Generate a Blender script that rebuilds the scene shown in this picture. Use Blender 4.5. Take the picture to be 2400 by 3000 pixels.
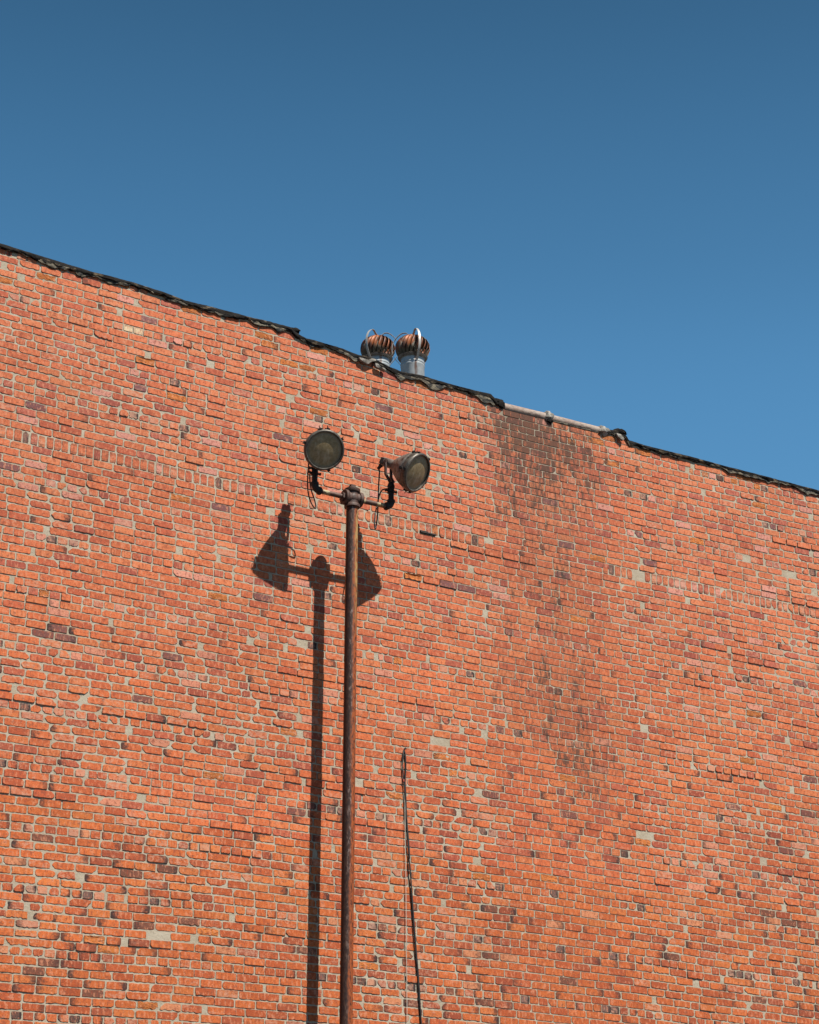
import bpy, math, random
import numpy as np
from mathutils import Vector, Matrix
random.seed(7); rng = np.random.default_rng(11)
for o in list(bpy.data.objects): bpy.data.objects.remove(o)
SC = bpy.context.scene; COL = SC.collection
R_ = math.radians

# ------------------------------------------------------------------ camera
PITCH, ROLL = 0.386781, -0.00399
FPX = 6688.2                                  # focal length in pixels of a 2400 x 3000 frame
EYE = Vector((0, 0, 1.6))
Fv = Vector((0, math.cos(PITCH), math.sin(PITCH))); r0 = Vector((1, 0, 0)); u0 = r0.cross(Fv)
Rv = r0*math.cos(ROLL) + u0*math.sin(ROLL); Uv = -r0*math.sin(ROLL) + u0*math.cos(ROLL)
cam = bpy.data.cameras.new('camera'); co = bpy.data.objects.new('camera', cam); COL.objects.link(co)
m = Matrix((Rv, Uv, -Fv)).transposed().to_4x4(); m.translation = EYE; co.matrix_world = m
cam.sensor_fit = 'VERTICAL'; cam.sensor_height = 36; cam.sensor_width = 36; cam.lens = FPX/3000*36
cam.clip_start = .1; cam.clip_end = 3000
SC.camera = co
# ------------------------------------------------------------------ wall frame: d along the wall, nrm out of it
YAW = 1.0222275
d = Vector((math.sin(YAW), math.cos(YAW), 0)); nrm = Vector((math.cos(YAW), -math.sin(YAW), 0))
DW = 17.5797
WO = -nrm*DW                                   # wall origin on the ground
WM = Matrix((d, -nrm, Vector((0, 0, 1)))).transposed().to_4x4(); WM.translation = WO
# ------------------------------------------------------------------ sky, sun, exposure
SU, SZ = .235, 1.52
sdir = (nrm + d*SU + Vector((0, 0, SZ))).normalized()
w = bpy.data.worlds.new('World'); SC.world = w; w.use_nodes = True
nt = w.node_tree; nt.nodes.clear()
sky = nt.nodes.new('ShaderNodeTexSky'); sky.sky_type = 'NISHITA'; sky.sun_disc = False
sky.sun_elevation = math.asin(sdir.z); sky.sun_rotation = math.atan2(sdir.x, sdir.y)
sky.altitude = 0; sky.air_density = 1.0; sky.dust_density = .3; sky.ozone_density = 3.0
hs = nt.nodes.new('ShaderNodeHueSaturation'); hs.inputs['Hue'].default_value = .485; hs.inputs['Saturation'].default_value = 1.22; hs.inputs['Value'].default_value = 1.0
bg = nt.nodes.new('ShaderNodeBackground'); bg.inputs[1].default_value = .056
wo = nt.nodes.new('ShaderNodeOutputWorld')
tc_ = nt.nodes.new('ShaderNodeTexCoord'); sx = nt.nodes.new('ShaderNodeSeparateXYZ'); mr = nt.nodes.new('ShaderNodeFloatCurve'); vm = nt.nodes.new('ShaderNodeVectorMath'); vm.operation = 'MULTIPLY'
nt.links.new(tc_.outputs['Generated'], sx.inputs[0]); nt.links.new(sx.outputs[2], mr.inputs[1])
cv = mr.mapping; cv.clip_max_y = 2; c0 = cv.curves[0]                              # sky dimmed overhead and near the horizon to cut fill, brightest in between
c0.points[0].location = (0, .12); c0.points[1].location = (1, .06)
for q in ((.24, .45), (.38, .73), (.48, .61), (.60, .39), (.74, .18)): c0.points.new(*q)
cv.update()
md = nt.nodes.new('ShaderNodeMath'); md.operation = 'MULTIPLY'; md.inputs[1].default_value = 2; nt.links.new(mr.outputs[0], md.inputs[0])
nt.links.new(sky.outputs[0], vm.inputs[0]); nt.links.new(md.outputs[0], vm.inputs[1])
nt.links.new(vm.outputs[0], hs.inputs['Color']); nt.links.new(hs.outputs[0], bg.inputs[0]); nt.links.new(bg.outputs[0], wo.inputs[0])
sl = bpy.data.lights.new('sun', 'SUN'); sl.energy = 5.0; sl.angle = R_(.53); sl.color = (1, .94, .84)
so = bpy.data.objects.new('sun', sl); COL.objects.link(so); so.rotation_euler = sdir.to_track_quat('Z', 'Y').to_euler(); so.location = (0, -5, 30)
SC.view_settings.view_transform = 'Standard'; SC.view_settings.look = 'None'; SC.view_settings.gamma = 1
SC.view_settings.exposure = .8
SC.render.engine = 'CYCLES'

# ------------------------------------------------------------------ helpers
def at(x, y, dl=0.0):
    """world point dl metres in front of the wall that the photo shows at x, y"""
    v = Fv + Rv*((x-1200)/FPX) + Uv*((1500-y)/FPX)
    t = -(DW-dl)/v.dot(nrm)
    return EYE + v*t
def wuv(x, y, dl=0.0):
    p = at(x, y, dl)-WO; return p.dot(d), p.z
def W(u, v, out=0.0): return WO + d*u + nrm*out + Vector((0, 0, v))

def nodes(name):
    mt = bpy.data.materials.new(name); mt.use_nodes = True; t = mt.node_tree
    return mt, t, t.nodes['Principled BSDF']
K = .66
class G:
    """small helper that writes node graphs"""
    def __init__(s, t): s.t = t; s.tc = None
    def n(s, k, **kw):
        x = s.t.nodes.new(k)
        for a, b in kw.items(): setattr(x, a, b)
        return x
    def put(s, i, v):
        if v is None: return
        if isinstance(v, (int, float, tuple, list)): i.default_value = v
        else: s.t.links.new(v, i)
    def obj(s, sc=(1, 1, 1), off=(0, 0, 0)):
        if s.tc is None: s.tc = s.n('ShaderNodeTexCoord')
        mp = s.n('ShaderNodeMapping'); s.t.links.new(s.tc.outputs['Object'], mp.inputs[0])
        mp.inputs['Scale'].default_value = sc; mp.inputs['Location'].default_value = off
        return mp.outputs[0]
    def noise(s, vec, scale=5, det=3, rough=.55, dist=0):
        x = s.n('ShaderNodeTexNoise'); s.put(x.inputs['Vector'], vec); x.inputs['Scale'].default_value = scale
        x.inputs['Detail'].default_value = det; x.inputs['Roughness'].default_value = rough; x.inputs['Distortion'].default_value = dist
        return x.outputs[0]
    def m(s, op, a, b=None, c=None, clamp=False):
        x = s.n('ShaderNodeMath', operation=op, use_clamp=clamp); s.put(x.inputs[0], a); s.put(x.inputs[1], b); s.put(x.inputs[2], c); return x.outputs[0]
    def rng(s, v, a, b, c=0., e=1.):
        x = s.n('ShaderNodeMapRange', interpolation_type='SMOOTHSTEP'); s.put(x.inputs[0], v)
        for i, q in enumerate((a, b, c, e)): s.put(x.inputs[i+1], q)
        return x.outputs[0]
    def mix(s, f, a, b, bt='MIX'):
        x = s.n('ShaderNodeMix', data_type='RGBA', blend_type=bt); s.put(x.inputs[0], f)
        for i, q in ((6, a), (7, b)):
            if isinstance(q, tuple) and len(q) == 3: q = q+(1,)
            s.put(x.inputs[i], q)
        return x.outputs[2]
    def attr(s, name):
        x = s.n('ShaderNodeAttribute'); x.attribute_name = name; return x
    def sep(s, v):
        x = s.n('ShaderNodeSeparateXYZ'); s.put(x.inputs[0], v); return x.outputs
    def dim(s, c): return s.mix(1., c, (K, K, K), 'MULTIPLY')
    def bump(s, h, dist=.002, st=1.):
        x = s.n('ShaderNodeBump'); s.put(x.inputs['Height'], h); x.inputs['Distance'].default_value = dist; x.inputs['Strength'].default_value = st
        return x.outputs[0]

def brick_mat():
    mt, t, b = nodes('old_red_brick'); g = G(t)
    col = g.attr('tint').outputs[0]; lx, lz, rn = g.sep(g.attr('loc').outputs['Vector']); bu, hz, so_ = g.sep(g.attr('par').outputs['Vector'])
    base = col
    # fired bands across each brick face
    cmb = g.n('ShaderNodeCombineXYZ'); g.put(cmb.inputs[0], g.m('MULTIPLY', lx, 2.3)); g.put(cmb.inputs[1], g.m('MULTIPLY', rn, 57.)); g.put(cmb.inputs[2], g.m('MULTIPLY', lz, .35))
    band = g.noise(cmb.outputs[0], 1.6, 2, .6)
    base = g.mix(g.rng(band, .52, .66), base, g.mix(.6, base, (.74, .30, .17)))
    base = g.mix(g.rng(band, .46, .32), base, g.mix(.6, base, (.34, .075, .04)))
    # mottling
    n1 = g.noise(g.obj(), 34, 4, .65)
    base = g.mix(g.rng(n1, .5, .70), base, g.mix(.7, base, (.26, .085, .05)))
    base = g.mix(g.rng(n1, .46, .25), base, g.mix(.45, base, (.74, .25, .12)))
    # pits
    n2 = g.noise(g.obj((1, 1, .7)), 110, 2, .5)
    base = g.mix(g.m('MULTIPLY', g.rng(n2, .63, .72), .6), base, (.07, .03, .02))
    # mortar haze wiped over the faces
    n3 = g.noise(g.obj((1, 1, 1.5), (3, 1, 0)), 22, 4, .7)
    base = g.mix(g.m('MULTIPLY', g.rng(g.m('ADD', n3, g.m('MULTIPLY', hz, .40)), .66, .88), .6), base, (.66, .36, .25))
    # burnt ends
    be = g.m('MULTIPLY', lx, g.m('SIGN', bu)); be = g.m('ADD', be, g.m('MULTIPLY', g.m('SUBTRACT', n1, .5), 1.6))
    base = g.mix(g.m('MULTIPLY', g.rng(be, .1, .95), g.m('ABSOLUTE', bu)), base, (.045, .03, .03))
    # soot runs
    st = g.noise(g.obj((1, 1, .30)), 24, 5, .7); st2 = g.noise(g.obj((1, 1, .6)), 5, 3, .6)
    s = g.m('ADD', g.m('ADD', so_, g.m('MULTIPLY', g.m('SUBTRACT', st, .5), 4.2)), g.m('MULTIPLY', g.m('SUBTRACT', st2, .5), 2.6))
    s = g.m('MULTIPLY', g.rng(s, .38, 1.15), g.rng(so_, .03, .3))
    base = g.mix(g.m('MULTIPLY', s, .84), base, (.05, .042, .036))
    ed = g.m('MAXIMUM', g.rng(g.m('ABSOLUTE', lx), .90, 1.02), g.rng(g.m('ABSOLUTE', lz), .80, 1.05))
    base = g.mix(g.m('MULTIPLY', ed, g.rng(n1, .3, .55, .10, .5)), base, (.14, .07, .045))
    base = g.mix(g.m("MULTIPLY", g.rng(so_, .02, .6), .26), base, (.20, .09, .055))
    g.put(b.inputs['Base Color'], g.dim(base)); g.put(b.inputs['Roughness'], .9); b.inputs['Specular IOR Level'].default_value = .25
    h = g.m('ADD', g.noise(g.obj(), 70, 4, .7), g.m('MULTIPLY', g.noise(g.obj((1, 1, .3)), 40, 2), .6))
    g.put(b.inputs['Normal'], g.bump(h, .006, .55))
    return mt
def mortar_mat():
    mt, t, b = nodes('lime_mortar'); g = G(t)
    _, _, so_ = g.sep(g.attr('par').outputs['Vector'])
    n1 = g.noise(g.obj(), 3, 4, .7); n2 = g.noise(g.obj(), 45, 4, .7)
    c = g.mix(g.rng(n1, .35, .65), (.44, .365, .27), (.53, .46, .36))
    c = g.mix(g.rng(n2, .5, .8), c, (.27, .215, .15))
    c = g.mix(g.rng(g.noise(g.obj(off=(7, 0, 0)), 9, 3, .6), .6, .75), c, (.50, .47, .40))
    st = g.noise(g.obj((1, 1, .2)), 20, 3, .6)
    c = g.mix(g.m('MULTIPLY', g.rng(g.m('ADD', so_, st), .8, 1.6), .35), c, (.12, .10, .08))
    g.put(b.inputs['Base Color'], g.dim(c)); b.inputs['Roughness'].default_value = .95; b.inputs['Specular IOR Level'].default_value = .2
    g.put(b.inputs['Normal'], g.bump(n2, .006, .7))
    return mt
def mix_mat(name, c1, c2, scale=20, sc=(1, 1, 1), lo=.4, hi=.6, c3=None, s3=60, t3=(.55, .7), rough=(.6, .9), metal=0, bump=.002, bsc=None, spec=.5, rust=None):
    mt, t, b = nodes(name); g = G(t)
    n1 = g.noise(g.obj(sc), scale, 5, .65)
    c = g.mix(g.rng(n1, lo, hi), c1, c2)
    if c3: c = g.mix(g.rng(g.noise(g.obj(sc, (5, 3, 1)), s3, 4, .6), *t3), c, c3)
    g.put(b.inputs['Base Color'], g.dim(c)); g.put(b.inputs['Roughness'], g.rng(n1, .3, .7, rough[0], rough[1])); b.inputs['Metallic'].default_value = metal
    b.inputs['Specular IOR Level'].default_value = spec
    g.put(b.inputs['Normal'], g.bump(g.noise(g.obj(), bsc or scale*2.5, 4, .65), bump, .8))
    return mt
M = {}
M['brick'] = brick_mat(); M['mortar'] = mortar_mat()
M['tar'] = mix_mat('roofing_tar', (.008, .007, .007), (.018, .015, .013), 14, (.4, 1, 1), c3=(.17, .13, .085), s3=20, t3=(.56, .70), rough=(.75, .95), bump=.010, bsc=22, spec=.15)
M['tarmortar'] = mix_mat('weathered_parging', (.075, .06, .04), (.26, .22, .155), 22, (.5, 1, 1.4), .42, .6, c3=(.012, .011, .010), s3=26, t3=(.48, .56), rough=(.8, .95), bump=.012, bsc=40)
M['parge'] = mix_mat('torn_grey_flashing', (.40, .37, .33), (.22, .20, .17), 24, c3=(.04, .035, .03), s3=40, t3=(.6, .68), bump=.006)
M['tile'] = mix_mat('clay_coping', (.30, .20, .155), (.40, .32, .27), 14, (.5, 1, 1.4), c3=(.15, .10, .08), s3=26, t3=(.50, .68), rough=(.5, .8), bump=.003)
M['fitting'] = mix_mat('cast_iron_fitting', (.060, .028, .021), (.110, .056, .042), 16, c3=(.20, .085, .035), s3=40, t3=(.62, .78), rough=(.5, .75), bump=.0018, bsc=140, spec=.4)
M['black_iron'] = mix_mat('black_iron', (.016, .012, .011), (.035, .024, .020), 20, c3=(.10, .04, .02), s3=40, t3=(.68, .8), rough=(.5, .8), bump=.002, bsc=120, spec=.35)
M['housing'] = mix_mat('weathered_aluminium', (.20, .165, .14), (.29, .255, .225), 9, (1, 1, 1), c3=(.075, .042, .03), s3=22, t3=(.5, .7), rough=(.38, .6), metal=.35, bump=.001, bsc=90)
M['bezel'] = mix_mat('bezel_metal', (.10, .085, .070), (.17, .15, .125), 14, c3=(.05, .032, .022), s3=40, t3=(.52, .68), rough=(.35, .6), metal=.4, bump=.001, bsc=90)
M['rubber'] = mix_mat('black_cable_rubber', (.010, .010, .010), (.022, .021, .02), 20, rough=(.45, .7), bump=.0005)
M['wire'] = mix_mat('pale_wire', (.50, .46, .38), (.62, .58, .50), 30, rough=(.4, .6), bump=.0003)
M['rednylon'] = mix_mat('faded_red_tie', (.35, .04, .02), (.42, .08, .04), 30, bump=.0003)
M['galv'] = mix_mat('galvanised_sheet', (.50, .54, .56), (.60, .63, .65), 8, c3=(.40, .42, .42), s3=20, rough=(.35, .55), metal=.25, bump=.0008, bsc=14)
M['strap'] = mix_mat('pale_strap', (.60, .58, .56), (.50, .47, .44), 14, c3=(.22, .10, .06), s3=18, t3=(.62, .74), rough=(.35, .6), metal=.2, bump=.0008)
M['roof'] = mix_mat('roof_felt', (.06, .058, .055), (.10, .095, .09), 2, bump=.01)
M['ground'] = mix_mat('asphalt', (.045, .045, .046), (.075, .072, .068), .6, c3=(.10, .095, .09), s3=60, bump=.01, bsc=120)
M['plaster'] = mix_mat('rear_brick', (.30, .09, .05), (.36, .13, .075), 3, bump=.004)

def neck_mat():
    mt, t, b = nodes('galvanised_neck'); g = G(t)
    v = g.obj(); x, y, z = g.sep(v)
    n1 = g.noise(v, 9, 3); c = g.mix(g.rng(n1, .4, .6), (.46, .50, .52), (.58, .61, .63))
    # one rust run below the strap foot (towards the yard, right of centre)
    n2 = g.noise(g.obj((1, 1, .25)), 22, 3)
    dx = g.m('ABSOLUTE', g.m('SUBTRACT', g.m('ADD', x, g.m('MULTIPLY', g.m('SUBTRACT', n2, .5), .05)), .035))
    r = g.m('MULTIPLY', g.rng(dx, .022, .010), g.m('LESS_THAN', y, 0.)); r = g.m('MULTIPLY', r, g.rng(n2, .3, .5))
    c = g.mix(g.m('MULTIPLY', r, .85), c, (.20, .085, .05))
    g.put(b.inputs['Base Color'], g.dim(c)); b.inputs['Metallic'].default_value = .25; b.inputs['Roughness'].default_value = .5
    return mt
M['neck'] = neck_mat()
def vane_mat():
    mt, t, b = nodes('rusted_vane'); g = G(t)
    v = g.obj(); x, y, z = g.sep(v)
    n1 = g.noise(g.obj((1, 1, .6)), 13, 4, .6)
    c = g.mix(g.rng(n1, .40, .58), (.38, .105, .026), (.09, .032, .018))
    c = g.mix(g.rng(g.noise(g.obj((1, 1, .5), (4, 2, 0)), 10, 3), .56, .66), c, (.40, .38, .32))
    # bare metal towards the bottom
    c = g.mix(g.rng(g.m('ADD', z, g.m('MULTIPLY', g.m('SUBTRACT', n1, .5), .16)), -.03, -.08), c, (.12, .10, .07))
    g.put(b.inputs['Base Color'], g.dim(c)); b.inputs['Metallic'].default_value = .15; b.inputs['Roughness'].default_value = .55
    return mt
M['vane'] = vane_mat()
def pole_mat():
    mt, t, b = nodes('rusted_pole'); g = G(t)
    v = g.obj(); x, y, z = g.sep(v)          # object axes: x along the wall, y into the wall, z up
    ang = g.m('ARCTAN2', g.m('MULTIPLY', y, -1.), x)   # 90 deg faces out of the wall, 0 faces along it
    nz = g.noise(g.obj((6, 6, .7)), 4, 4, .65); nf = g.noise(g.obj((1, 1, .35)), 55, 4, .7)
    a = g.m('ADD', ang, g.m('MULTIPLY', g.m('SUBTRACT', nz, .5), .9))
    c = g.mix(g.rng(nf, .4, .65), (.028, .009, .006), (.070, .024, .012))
    # rust colour kept to the sunlit side; dark patina opposite includes painted shade
    lit_side = g.rng(a, 2.05, 1.5)
    c = g.mix(g.m('MULTIPLY', lit_side, g.rng(nf, .3, .62)), c, (.40, .085, .012))
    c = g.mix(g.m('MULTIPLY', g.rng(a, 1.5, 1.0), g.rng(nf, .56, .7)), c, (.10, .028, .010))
    # old grey paint left in a thin run of flakes
    fl = g.m('MULTIPLY', g.rng(g.m('ABSOLUTE', g.m('SUBTRACT', a, 2.0)), .42, .12), g.m('MULTIPLY', g.rng(nf, .52, .62), g.rng(nz, .36, .56)))
    top = g.rng(z, 6.6, 7.6)
    c = g.mix(g.m('MULTIPLY', fl, g.rng(z, 4.5, 7.0, .25, .85)), c, (.25, .19, .175))
    # yellowed primer near the top
    yl = g.m('MULTIPLY', g.m('MULTIPLY', g.rng(a, 1.65, 1.2), g.rng(z, 8.25, 9.15)), g.rng(g.noise(g.obj((1, 1, .3), (2, 2, 2)), 34, 4, .6), .60, .46))
    c = g.mix(g.m('MULTIPLY', yl, .9), c, (.46, .30, .11))
    g.put(b.inputs['Base Color'], g.dim(c)); g.put(b.inputs['Roughness'], g.rng(nf, .3, .7, .5, .85)); b.inputs['Specular IOR Level'].default_value = .35
    g.put(b.inputs['Normal'], g.bump(nf, .002, .9))
    return mt
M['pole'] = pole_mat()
def arm_mat():
    mt, t, b = nodes('rusted_arm'); g = G(t)
    x, y, z = g.sep(g.obj()); n = g.noise(g.obj((.5, 1, 1)), 40, 4, .65)
    c = g.mix(g.rng(n, .4, .62), (.075, .032, .022), (.15, .062, .036))
    xx = g.m('ADD', x, g.m('MULTIPLY', g.m('SUBTRACT', n, .5), .05))
    p1 = g.rng(g.m('ABSOLUTE', g.m('SUBTRACT', xx, .30)), .045, .02)
    p2 = g.rng(g.m('ABSOLUTE', g.m('SUBTRACT', xx, .115)), .03, .012); p3 = g.rng(g.m('ABSOLUTE', g.m('ADD', xx, .285)), .045, .022)
    p = g.m('MAXIMUM', g.m('MAXIMUM', p1, p2), p3)
    c = g.mix(g.m('MULTIPLY', p, g.rng(n, .35, .55)), c, (.50, .42, .24)); c = g.mix(g.m('MULTIPLY', p, g.rng(n, .56, .64)), c, (.42, .17, .03))
    g.put(b.inputs['Base Color'], g.dim(c)); b.inputs['Roughness'].default_value = .6; g.put(b.inputs['Normal'], g.bump(n, .0015, .8))
    return mt
M['arm'] = arm_mat()
def lens_mat():
    mt, t, b = nodes('dusty_lens'); g = G(t)
    x, y, z = g.sep(g.obj())
    r = g.m('SQRT', g.m('ADD', g.m('MULTIPLY', x, x), g.m('MULTIPLY', z, z)))
    n = g.noise(g.obj(), 26, 5, .7); n2 = g.noise(g.obj((1, 1, .25), (1, 0, 2)), 40, 3, .6)
    c = g.mix(g.rng(n, .35, .68), (.28, .205, .10), (.42, .32, .18))
    c = g.mix(g.m('MULTIPLY', g.rng(n2, .52, .7), .5), c, (.58, .50, .36))
    c = g.mix(g.m('MULTIPLY', g.rng(r, .128, .160), .45), c, (.26, .26, .25))
    g.put(b.inputs['Base Color'], g.dim(c)); b.inputs['Roughness'].default_value = .45; b.inputs['Specular IOR Level'].default_value = .35; b.inputs['Coat Weight'].default_value = .2; b.inputs['Coat Roughness'].default_value = .12
    g.put(b.inputs['Normal'], g.bump(n, .0008, .5))
    return mt
M['lens'] = lens_mat()

# ------------------------------------------------------------------ mesh helpers
class MB:
    def __init__(s): s.v = []; s.f = []
    def add(s, vs, fs):
        k = len(s.v); s.v += [Vector(q) for q in vs]; s.f += [tuple(i+k for i in f) for f in fs]; return s
    def lathe(s, prof, axis_o, axis_d, seg=40, side=None, cap=True, lump=0):
        """prof: (distance along the axis, radius)"""
        a = Vector(axis_d).normalized(); o = Vector(axis_o)
        x = (side or a.orthogonal()).normalized(); x = (x-a*x.dot(a)).normalized(); y = a.cross(x)
        vs = []
        for (t, r) in prof:
            for k in range(seg):
                th = 2*math.pi*k/seg; rr = r*(1+lump*random.uniform(-1, 1)) if lump else r
                vs.append(o+a*t+(x*math.cos(th)+y*math.sin(th))*rr)
        fs = []
        for i in range(len(prof)-1):
            for k in range(seg):
                j = (k+1) % seg; fs.append((i*seg+k, i*seg+j, (i+1)*seg+j, (i+1)*seg+k))
        if cap: fs.append(tuple(range(seg))[::-1]); fs.append(tuple((len(prof)-1)*seg+k for k in range(seg)))
        return s.add(vs, fs)
    def tube(s, pts, r, seg=12, cap=True):
        pts = [Vector(p) for p in pts]; n = len(pts); rs = r if isinstance(r, (list, tuple)) else [r]*n
        t0 = (pts[1]-pts[0]).normalized(); x = t0.orthogonal().normalized(); vs = []
        for i, p in enumerate(pts):
            t = ((pts[min(i+1, n-1)]-pts[max(i-1, 0)])).normalized(); x = (x-t*x.dot(t)).normalized(); y = t.cross(x)
            for k in range(seg):
                th = 2*math.pi*k/seg; vs.append(p+(x*math.cos(th)+y*math.sin(th))*rs[i])
        fs = [(i*seg+k, i*seg+(k+1) % seg, (i+1)*seg+(k+1) % seg, (i+1)*seg+k) for i in range(n-1) for k in range(seg)]
        if cap: fs += [tuple(range(seg))[::-1], tuple((n-1)*seg+k for k in range(seg))]
        return s.add(vs, fs)
    def box(s, c, ax, ay, az):
        c, ax, ay, az = map(Vector, (c, ax, ay, az)); vs = [c+ax*i+ay*j+az*k for i in (-1, 1) for j in (-1, 1) for k in (-1, 1)]
        return s.add(vs, [(0, 1, 3, 2), (4, 6, 7, 5), (0, 4, 5, 1), (2, 3, 7, 6), (0, 2, 6, 4), (1, 5, 7, 3)])
    def prism(s, o, a, r, h, n=6, side=None): return s.lathe([(0, r), (h, r)], o, a, n, side)
    def build(s, name, mat, parent=None, smooth=True, bevel=0, origin=None, rot=None):
        """vertices are world coordinates; origin and rot (3x3) give the object's own frame"""
        o3 = Vector(origin) if origin is not None else (sum(s.v, Vector())/len(s.v))
        rm = (rot or Matrix.Identity(3)); ri = rm.transposed()
        me = bpy.data.meshes.new(name); me.from_pydata([tuple(ri @ (q-o3)) for q in s.v], [], s.f)
        me.materials.append(mat)
        o = bpy.data.objects.new(name, me); COL.objects.link(o)
        mw = rm.to_4x4(); mw.translation = o3
        if parent:
            o.parent = parent; o.matrix_basis = PW[parent.name].inverted() @ mw
        else: o.matrix_basis = mw
        PW[o.name] = mw
        import bmesh
        bm = bmesh.new(); bm.from_mesh(me); bmesh.ops.recalc_face_normals(bm, faces=bm.faces); bm.to_mesh(me); bm.free()
        if smooth:
            for p in me.polygons: p.use_smooth = True
            me.set_sharp_from_angle(angle=R_(38))
        if bevel:
            b = o.modifiers.new('bevel', 'BEVEL'); b.width = bevel; b.segments = 2; b.limit_method = 'ANGLE'
        return o
PW = {}
def empty(name, loc, label, cat, group=None):
    o = bpy.data.objects.new(name, None); COL.objects.link(o); o.location = loc; o.empty_display_size = .2
    PW[o.name] = Matrix.Translation(loc); tag(o, label, cat, group); return o
def tag(o, label, cat, group=None, kind=None):
    if label: o['label'] = label
    if cat: o['category'] = cat
    if group: o['group'] = group
    if kind: o['kind'] = kind
def vnoise(p, seed=0):
    from mathutils import noise
    return noise.noise(Vector(p)+Vector((seed*17.3, seed*3.1, 0)))

# ------------------------------------------------------------------ ground
N = 24
vs = []; fs = []
xs = [-400, -120, -50, -30]+list(np.linspace(-24, 40, 17))+[60, 120, 400]
for i, x in enumerate(xs):
    for j, y in enumerate(xs):
        vs.append((x, y, 0.02*vnoise((x*.1, y*.1, 0))-.01))
n_ = len(xs)
for i in range(n_-1):
    for j in range(n_-1): fs.append((i*n_+j, (i+1)*n_+j, (i+1)*n_+j+1, i*n_+j+1))
g_ = MB().add(vs, fs).build('ground', M['ground'], origin=(0, 0, 0)); g_['kind'] = 'structure'

# ------------------------------------------------------------------ the brick wall
# silhouette of the roof edge, along the wall
SIL = [(-150, 664), (275, 795), (390, 824), (489, 857), (547, 879), (635, 900), (745, 930), (796, 941), (854, 957), (869, 971), (900, 990), (919, 994), (1008, 1020), (1053, 1038),
       (1097, 1048), (1142, 1072), (1179, 1087), (1238, 1098), (1290, 1114), (1342, 1129), (1394, 1142), (1439, 1152), (1457, 1170), (1472, 1184), (1593, 1218), (1760, 1262), (1769, 1256), (1820, 1260),
       (1833, 1269), (1846, 1288), (1893, 1303), (1958, 1320), (2022, 1335), (2069, 1348), (2125, 1363), (2300, 1408), (2500, 1462)]
sp = np.array([wuv(x, y, .03) for x, y in SIL]); su_, sv_ = sp[:, 0], sp[:, 1]
def top_line(u): return np.interp(u, su_, sv_)
U0, U1 = 2.2, 20.2
DU0, DU1, DV0 = 5.4, 17.2, 4.2                      # detailed area
CH = .0728; ST = .2052
def warp(u, v):
    uu = np.clip(u-11, -5.5, 5.5)
    z = v+.0022*uu*uu/2*(v-8.5)*np.clip((v-2)/3, 0, 1)*np.where(v > 10.6, np.clip((12.6-v)/2, .35, 1), 1)
    return z+.004*np.sin(u*1.7+v*.9)+.002*np.sin(u*3.9-v*2.3)+.003*np.sin(v*5.1+u*.6)
# rows: (v bottom, height, kind)
rows = []
v = 9.79; k = 0
hdr_above = {5, 12, 19, 25}; 
vv = 9.905; k = 0
while vv < 12.4:
    k += 1; rows.append((vv, CH, 'H' if k in (6, 12, 18, 24, 31) else 'S', k)); vv += CH
rows.append((9.79, .115, 'V', 0))
vv = 9.79; k = 0
while vv > -.05:
    k += 1; vv -= CH; rows.append((vv, CH, 'H' if k % 7 == 5 else 'S', -k))
def patch_noise(u, v, s, seed):
    from mathutils import noise
    return noise.noise(Vector((u*s+seed*13.7, v*s*1.6+seed*5.1, seed*2.3)))
def regular(u, v):                                 # the rebuilt strip with thin neat joints
    a = 1/(1+np.exp(-(u-11.72+.1*np.sin(v*6))/.05)); b = 1/(1+np.exp((u-13.22+.13*np.sin(v*4.1))/.05))
    return a*b
PAL = [((.68, .165, .056), 36), ((.64, .148, .052), 32), ((.70, .195, .068), 14), ((.55, .115, .046), 12), ((.50, .115, .060), 5), ((.40, .085, .048), 2.5), ((.70, .27, .165), 4), ((.21, .08, .065), .9)]
PC = np.array([p[0] for p in PAL]); PWT = np.array([p[1] for p in PAL], float)
B = []                                              # u0,u1,v0,v1,kind,reg,row
ledge = {}
for (rv, rh, kind, k) in rows:
    joint_v = .0115
    u = U0+random.uniform(0, ST)*(1 if kind != 'S' else 1)+(.5*ST if k % 2 else 0)-ST
    if kind == 'S': u = U0-ST+(ST*.5 if k % 2 else 0)+random.uniform(-.012, .012)
    lz = 0; led = 0.
    while u < U1:
        uc = u+.1
        rg = float(regular(uc, rv))
        mod = {'S': ST, 'H': ST/2, 'V': .0765}[kind]
        if kind == 'V' and rg > .5: 
            hh2 = rh/2; B.append((u, u+ST, rv, rv+hh2, 'S', rg, k, 0)); B.append((u+ST/2, u+ST*1.5, rv+hh2, rv+rh, 'S', rg, k, 0))
            u += ST; continue
        if kind == 'S' and rg < .5:
            mod *= 1+random.gauss(0, .025)
            if random.random() < .04: mod *= random.choice([.5, .62, .75])
        if random.random() < .012: led = random.uniform(.3, 1.) if rg < .5 else 0
        elif random.random() < .30: led = 0
        B.append((u, u+mod, rv, rv+rh, kind, rg, k, led)); u += mod
A = []
V_, F_ = [], []; TINT, LOC, PAR, MATI = [], [], [], []
base = 0
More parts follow.
